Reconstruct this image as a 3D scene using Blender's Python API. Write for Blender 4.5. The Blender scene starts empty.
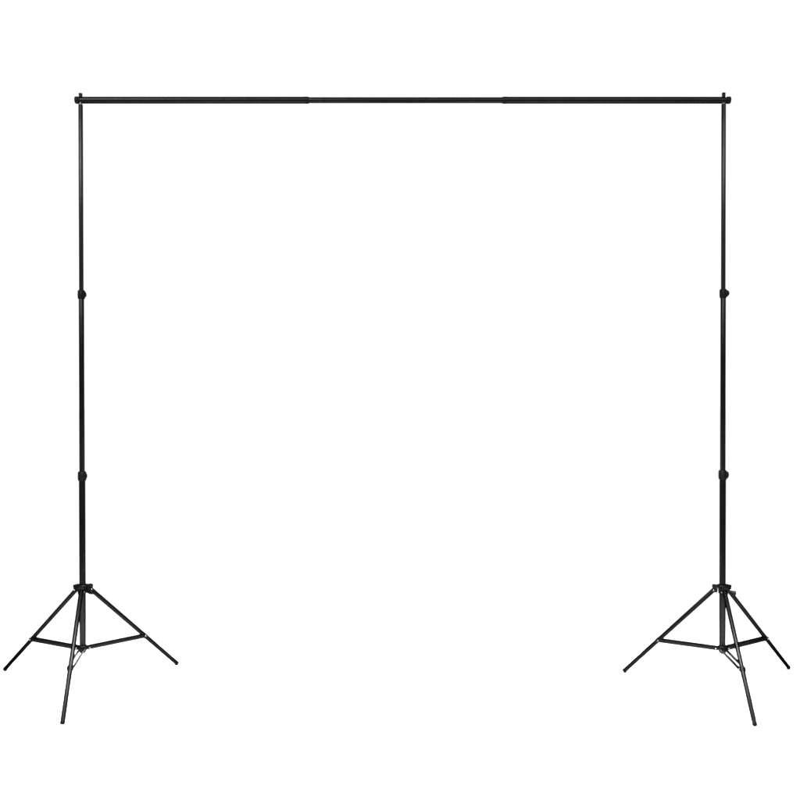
import bpy, bmesh, math
from mathutils import Vector, Matrix
S = bpy.context.scene
COL = S.collection
rad = math.radians

# ------------------------------------------------------------- camera
LIFT = 0.0065                      # the leg tips touch the floor at z = 0
cam = bpy.data.cameras.new('camera')
cam.sensor_width = 36.0
cam.lens = 36.0 * 834.89 / 800.0
cam.clip_start, cam.clip_end = 0.05, 500
co = bpy.data.objects.new('camera', cam); COL.objects.link(co)
co.location = (-0.0023, -3.9035, 1.3743 + LIFT)
co.rotation_euler = (rad(90) - 0.0105, 0, 0.0022)
S.camera = co

# ------------------------------------------------------------- light
world = bpy.data.worlds.new('World'); S.world = world
world.use_nodes = True
bg = world.node_tree.nodes['Background']
bg.inputs['Color'].default_value = (1, 1, 1, 1)
bg.inputs['Strength'].default_value = 1.2      # white studio all round

def softbox(name, loc, target, sx, sy, watts, color=(1, 1, 1)):
    l = bpy.data.lights.new(name, 'AREA'); l.shape = 'RECTANGLE'
    l.size, l.size_y, l.energy, l.color = sx, sy, watts, color
    o = bpy.data.objects.new(name, l); COL.objects.link(o)
    o.location = loc
    o.rotation_euler = (Vector(target) - Vector(loc)).to_track_quat('-Z', 'Y').to_euler()
    return o
softbox('strip_light', (0, -5.0, 5.0), (0, 0, 2.7), 8.0, 2.0, 540)
softbox('softbox_left', (-3.2, -4.6, 4.6), (-1.5, 0, 2.5), 1.0, 1.2, 210, (.82, .95, 1.06))
for x_, t_ in (((-.72, -1.16, 3.0), (-1.43, -.40, .1)), ((.55, -1.17, 3.0), (1.46, -.40, .1))):
    spot = softbox('softbox_overhead', x_, t_, .8, .8, 62)
    spot.data.spread = rad(44)

S.view_settings.view_transform = 'Standard'
S.view_settings.look = 'None'
S.view_settings.exposure = 0
S.view_settings.gamma = 1
S.cycles.max_bounces = 6
S.cycles.filter_width = 1.9

# ------------------------------------------------------------- materials
def coat(name, base, rough, tint=.12, noise=900, bump=.06):
    """dark metal coat: nearly black, with a fine grain in gloss and relief"""
    m = bpy.data.materials.new(name); m.use_nodes = True
    nt = m.node_tree; b = nt.nodes['Principled BSDF']
    b.inputs['Metallic'].default_value = 1
    b.inputs['Specular Tint'].default_value = (tint, tint, tint, 1)
    tc = nt.nodes.new('ShaderNodeTexCoord')
    n = nt.nodes.new('ShaderNodeTexNoise'); n.inputs['Scale'].default_value = noise
    n.inputs['Detail'].default_value = 3
    n2 = nt.nodes.new('ShaderNodeTexNoise'); n2.inputs['Scale'].default_value = 22
    n2.inputs['Detail'].default_value = 5
    nt.links.new(tc.outputs['Object'], n.inputs['Vector'])
    nt.links.new(tc.outputs['Object'], n2.inputs['Vector'])
    r = nt.nodes.new('ShaderNodeMapRange')
    r.inputs['To Min'].default_value, r.inputs['To Max'].default_value = rough - .04, rough + .04
    nt.links.new(n2.outputs['Fac'], r.inputs['Value'])
    nt.links.new(r.outputs['Result'], b.inputs['Roughness'])
    mx = nt.nodes.new('ShaderNodeMix'); mx.data_type = 'RGBA'
    mx.inputs['A'].default_value = (*[c * .75 for c in base], 1)
    mx.inputs['B'].default_value = (*[c * 1.3 for c in base], 1)
    nt.links.new(n2.outputs['Fac'], mx.inputs['Factor'])
    nt.links.new(mx.outputs['Result'], b.inputs['Base Color'])
    bp = nt.nodes.new('ShaderNodeBump'); bp.inputs['Strength'].default_value = bump
    bp.inputs['Distance'].default_value = .0003
    nt.links.new(n.outputs['Fac'], bp.inputs['Height'])
    nt.links.new(bp.outputs['Normal'], b.inputs['Normal'])
    return m
M_TUBE = coat('black_powder_coat', (.0068, .0070, .0074), .24)
M_TOP = coat('black_anodised_top', (.0140, .0140, .0142), .29)  # upper poles: one even base colour, lighter than the other tubes
M_LEG = coat('black_anodised_leg', (.0054, .0054, .0056), .36)
M_PLASTIC = coat('black_plastic', (.0065, .0065, .0068), .5, .3, 500, .3)
M_RUBBER = coat('black_rubber', (.005, .005, .0052), .7, .1, 300, .3)
M_STRAP = coat('dark_grey_steel', (.0072, .0072, .0075), .34, .38)
M_STEEL = coat('bare_steel', (.17, .17, .18), .28, 1.0)
fm = bpy.data.materials.new('white_studio_floor'); fm.use_nodes = True
fb = fm.node_tree.nodes['Principled BSDF']
fb.inputs['Base Color'].default_value = (.86, .86, .86, 1)
fb.inputs['Roughness'].default_value = .8
fb.inputs['Specular IOR Level'].default_value = .2
fn = fm.node_tree.nodes.new('ShaderNodeTexNoise'); fn.inputs['Scale'].default_value = 60
fr = fm.node_tree.nodes.new('ShaderNodeMix'); fr.data_type = 'RGBA'
fr.inputs['A'].default_value = (.85, .85, .85, 1); fr.inputs['B'].default_value = (.88, .88, .88, 1)
fm.node_tree.links.new(fn.outputs['Fac'], fr.inputs['Factor'])
fm.node_tree.links.new(fr.outputs['Result'], fb.inputs['Base Color'])

# ------------------------------------------------------------- mesh helpers
def frame(d):
    d = Vector(d).normalized()
    a = Vector((0, 0, 1)) if abs(d.z) < .95 else Vector((1, 0, 0))
    u = d.cross(a).normalized()
    return d, u, d.cross(u)
def lathe(bm, p, d, prof, n=32, sq=(1, 1), up=None):
    """prof: (distance along d, radius) pairs; radius 0 closes the end"""
    d, u, v = frame(d)
    if up is not None:
        v = (Vector(up) - d * d.dot(Vector(up))).normalized(); u = v.cross(d)
    p = Vector(p); rings = []
    for t, r in prof:
        c = p + d * t
        if r <= 0: rings.append([bm.verts.new(c)]); continue
        rings.append([bm.verts.new(c + (u * math.cos(k * 2 * math.pi / n) * sq[0] + v * math.sin(k * 2 * math.pi / n) * sq[1]) * r) for k in range(n)])
    for a, b in zip(rings, rings[1:]):
        for k in range(n):
            j = (k + 1) % n
            if len(a) == 1 and len(b) == 1: continue
            if len(a) == 1: bm.faces.new((a[0], b[k], b[j]))
            elif len(b) == 1: bm.faces.new((a[k], b[0], a[j]))
            else: bm.faces.new((a[k], b[k], b[j], a[j]))
def rod(bm, a, b, r, bev=.0012, n=32, r2=None):
    a, b = Vector(a), Vector(b); L = (b - a).length; r2 = r2 or r
    lathe(bm, a, b - a, [(0, 0), (0, r - bev), (bev * .3, r - bev * .3), (bev, r), (L - bev, r2), (L - bev * .3, r2 - bev * .3), (L, r2 - bev), (L, 0)], n)
def box(bm, c, ax, ay, az, hx, hy, hz, bev=.0015):
    t = bmesh.new(); bmesh.ops.create_cube(t, size=2)
    R = Matrix((ax, ay, az)).transposed()
    for w in t.verts: w.co = Vector((w.co.x * hx, w.co.y * hy, w.co.z * hz))
    bmesh.ops.bevel(t, geom=t.edges[:], offset=bev, segments=2, affect='EDGES', profile=.6)
    mp = {w: bm.verts.new(Vector(c) + R @ w.co) for w in t.verts}
    for f in t.faces: bm.faces.new([mp[w] for w in f.verts])
    t.free()
def obj(name, bm, mat, parent=None):
    bmesh.ops.recalc_face_normals(bm, faces=bm.faces[:])
    me = bpy.data.meshes.new(name); bm.to_mesh(me); bm.free()
    me.materials.append(mat)
    for f in me.polygons: f.use_smooth = True
    me.set_sharp_from_angle(angle=rad(38))
    o = bpy.data.objects.new(name, me); COL.objects.link(o); o.parent = parent
    return o
def thing(name, loc, label, cat, group=None):
    o = bpy.data.objects.new(name, None); o.empty_display_size = .1
    COL.objects.link(o); o.location = loc
    o['label'], o['category'] = label, cat
    if group: o['group'] = group
    return o

# ------------------------------------------------------------- floor
bm = bmesh.new()
bmesh.ops.create_grid(bm, x_segments=40, y_segments=40, size=60)
floor = obj('floor', bm, fm); floor['kind'] = 'structure'

# ------------------------------------------------------------- tripod stand
HUB, BOT, ZT = .4497, .1692, 2.7298
R_TOP, R_MID, R_LOW, R_LEG = .0104, .0122, .0145, .0103

def knob(parent, base, az, r0, length, oval, turn, name='knob', mat=None, bolt=False):
    d = Vector((math.cos(az), math.sin(az), 0))
    side = Vector((-math.sin(az), math.cos(az), 0))
    up = Vector((0, 0, 1)) * math.cos(turn) + side * math.sin(turn)
    bm = bmesh.new()
    if bolt:                                     # a threaded shank, then the grip
        lathe(bm, base, d, [(.012, 0), (.012, .0055), (length * .5, .0055), (length * .5, 0)], 16)
        s = length * .5
    else:
        s = r0
    L = length
    lathe(bm, base, d, [(s, 0), (s, oval[0] * .6), (s + (L - s) * .4, oval[0] * .94), (L - .004, oval[0]), (L - .001, oval[0] * .9), (L, oval[0] * .7), (L, 0)],
          24, (oval[1] / oval[0], 1), up)
    return obj(name, bm, mat or M_PLASTIC, parent)

def clamp(root, z, r_in, r_out, az, h, oval, turn):
    bm = bmesh.new()
    lathe(bm, (0, 0, z - h / 2), (0, 0, 1), [(0, r_out), (0, r_out + .0028), (.002, r_out + .004), (h * .35, r_out + .0048), (h - .005, r_out + .0045), (h - .0015, r_out + .003), (h, r_in + .002), (h, r_in)], 40)
    d = Vector((math.cos(az), math.sin(az), 0)); s = Vector((-d.y, d.x, 0))
    box(bm, Vector((0, 0, z)) + d * (r_out + .003), d, s, Vector((0, 0, 1)), .006, .0085, h * .36, .0025)
    c = obj('clamp_collar', bm, M_PLASTIC, root)
    knob(c, (0, 0, z), az, r_out + .0080, .0255, oval, turn)
    return c

def pin(p, s, half, r, name, parent):
    bm = bmesh.new()
    lathe(bm, p - s * (half + .0012), s, [(0, 0), (.0003, r * .5), (.0012, r * .9), (.0022, r), (.0022, r * .55), (half * 2 + .0002, r * .55), (half * 2 + .0002, r), (half * 2 + .0012, r * .9), (half * 2 + .0021, r * .5), (half * 2 + .0024, 0)], 18)
    return obj(name, bm, M_STEEL, parent)

def make_stand(x, lean, z1, z2, legs, az, clamp_az, turns, label, group):
    root = thing('tripod_stand', (x, 0, 0), label, 'tripod stand', group)
    root.rotation_euler = (0, lean, 0)
    Z = Vector((0, 0, 1))
    up = lambda z: Vector((0, 0, z + LIFT))
    # telescoping tube sections
    bm = bmesh.new(); rod(bm, up(BOT - .012), up(z2), R_LOW); obj('lower_pole', bm, M_TUBE, root)
    bm = bmesh.new(); rod(bm, up(z2 - .03), up(z1), R_MID); obj('middle_pole', bm, M_TUBE, root)
    bm = bmesh.new(); rod(bm, up(z1 - .03), up(ZT - .0195), R_TOP, .002); obj('upper_pole', bm, M_TOP, root)
    clamp(root, z2 + LIFT, R_MID, R_LOW, clamp_az, .043, (.0165, .0125), turns[0])
    clamp(root, z1 + LIFT, R_TOP, R_MID, clamp_az, .041, (.0165, .0120), turns[1])
    # spigot through the crossbar: bright steel foot, black cap above the bar
    bm = bmesh.new()
    lathe(bm, up(ZT - .0205), Z, [(0, 0), (0, .0078), (.001, .0085), (.0035, .0085), (.005, .0068), (.006, .005), (.034, .005), (.034, 0)], 24)
    sp = obj('spigot', bm, M_STEEL, root)
    bm = bmesh.new()
    lathe(bm, up(ZT + .0165), Z, [(-.004, 0), (-.004, .0082), (.0095, .0082), (.0105, .0090), (.0150, .0088), (.0172, .0072), (.0180, .0045), (.0180, 0)], 24)
    obj('cap_nut', bm, M_PLASTIC, sp)
    # hub with three clevis arms
    bm = bmesh.new()
    lathe(bm, up(HUB), Z, [(-.022, R_LOW), (-.022, .0175), (-.020, .0185), (.005, .0200), (.007, .025), (.0150, .026), (.0175, .0245), (.0190, .022), (.0190, R_LOW)], 40)
    pts = []
    for a, r in legs:
        d = Vector((math.cos(a), math.sin(a), 0)); s = Vector((-d.y, d.x, 0))
        box(bm, up(HUB + .0100) + d * .029, d, s, Z, .0165, .0150, .0060, .0025)
        for k in (-1, 1):
            box(bm, up(HUB - .005) + d * .033 + s * k * .0122, d, s, Z, .0110, .0018, .0135, .0015)
    hub = obj('hub', bm, M_PLASTIC, root)
    # bottom collar with brace lugs
    bm = bmesh.new()
    lathe(bm, up(BOT), Z, [(-.024, 0), (-.024, .0090), (-.021, .0125), (-.010, .0185), (-.006, .0205), (.010, .0205), (.0125, .0185), (.0135, R_LOW)], 40)
    for a, r in legs:
        d = Vector((math.cos(a), math.sin(a), 0)); s = Vector((-d.y, d.x, 0))
        box(bm, up(BOT) + d * .0245, d, s, Z, .009, .0088, .0085, .002)
    bot = obj('bottom_collar', bm, M_PLASTIC, root)
    for a, r in legs:
        d = Vector((math.cos(a), math.sin(a), 0)); s = Vector((-d.y, d.x, 0))
        h = up(HUB - .0085) + d * .038
        foot = up(0) + d * r
        ax = (foot - h).normalized()
        # leg: tube with a flattened, riveted top end and a rubber tip
        bm = bmesh.new()
        rod(bm, h - ax * .008, foot - ax * .016, R_LEG, .0015)
        leg = obj('leg', bm, M_LEG, root)
        bm = bmesh.new()
        L = .018
        lathe(bm, foot - ax * L, ax, [(0, 0), (0, R_LEG + .0001), (.001, R_LEG + .0003), (L - .003, R_LEG + .0003), (L - .0010, R_LEG - .0008), (L, R_LEG - .004), (L, 0)], 28)
        obj('foot_cap', bm, M_RUBBER, leg)
        # one through rivet pins the hinge
        pin(h, s, .0150, .0034, 'hinge_rivet', hub)
        # brace: two flat straps between the bottom collar and the leg
        j = h + (foot - h) * .6055
        p0 = up(BOT - .001) + d * .028
        u = (j - p0).normalized(); w = u.cross(s).normalized()
        for k in (-1, 1):
            bm = bmesh.new()
            box(bm, (j + p0) / 2 + s * k * .0118 + u * .001, u, s, w, (j - p0).length / 2 + .0085, .0012, .0083, .0008)
            obj('brace_strap', bm, M_STRAP, root)
        pin(p0, s, .0150, .0034, 'brace_rivet', bot)
        pin(j, s, .0150, .0034, 'brace_rivet', leg)
        # dark saddle clip where the straps meet the leg
        bm = bmesh.new()
        rod(bm, j - ax * .011, j + ax * .011, R_LEG + .0009, .0008)
        obj('saddle_clip', bm, M_PLASTIC, leg)
    knob(hub, up(HUB - .0135), az, 0, .060, (.0105, .0095), .3, 'lock_knob', M_PLASTIC, True)
    return root

G = 'tripod stands holding up the crossbar'
A = lambda deg: rad(deg)
make_stand(-1.5, 0, 1.8262, .9775,
           [(A(-78.64), .478), (A(38.2), .468), (A(156.76), .505)], A(-20), A(-35), (.15, -.2),
           'black tripod stand on the left, under the end of the crossbar with the grey sheen', G)
make_stand(1.5, -.0016, 1.8302, .9838,
           [(A(-95.86), .483), (A(28.75), .4786), (A(156.15), .4526)], A(-34), A(-34), (1.25, 1.45),
           'black tripod stand on the right, its lock knob sticking out sideways below the leg hub', G)

# ------------------------------------------------------------- crossbar
ZB = ZT + LIFT
bar = thing('crossbar', (0, 0, ZB), 'long black telescopic crossbar lying across the tops of both tripod stands', 'crossbar')
bar.rotation_euler = (0, .00085, 0)
X = Vector((1, 0, 0))
XL0, XL1, XR0, XR1 = -1.5255, -.4345, .4655, 1.527
R_OUT, R_IN = .0158, .0136
def sleeve(x0, x1, name='outer_tube'):
    """x0 = plain end, x1 = rolled lip end towards the middle"""
    bm = bmesh.new(); d = X * (1 if x1 > x0 else -1); L = abs(x1 - x0)
    lathe(bm, X * x0, d, [(0, 0), (0, R_OUT - .001), (.001, R_OUT), (L - .024, R_OUT), (L - .020, R_OUT + .0005), (L - .006, R_OUT + .0005), (L - .001, R_OUT - .0006), (L, R_OUT - .0014), (L, R_IN)], 40)
    return obj(name, bm, M_TUBE, bar)
sl = sleeve(XL0 + .026, XL1); sr = sleeve(XR1 - .026, XR0)
bm = bmesh.new(); rod(bm, X * (XL1 - .06), X * (XR0 + .06), R_IN, n=40)
obj('inner_tube', bm, M_TUBE, bar)
for x, s, par in ((XL0, 1, sl), (XR1, -1, sr)):
    bm = bmesh.new()
    lathe(bm, X * x, X * s, [(0, 0), (0, .0130), (.0010, .0155), (.003, .0168), (.016, .0168), (.0180, .0158), (.0190, .0134), (.0262, .0134), (.0262, 0)], 40)
    obj('end_cap', bm, M_PLASTIC, par)
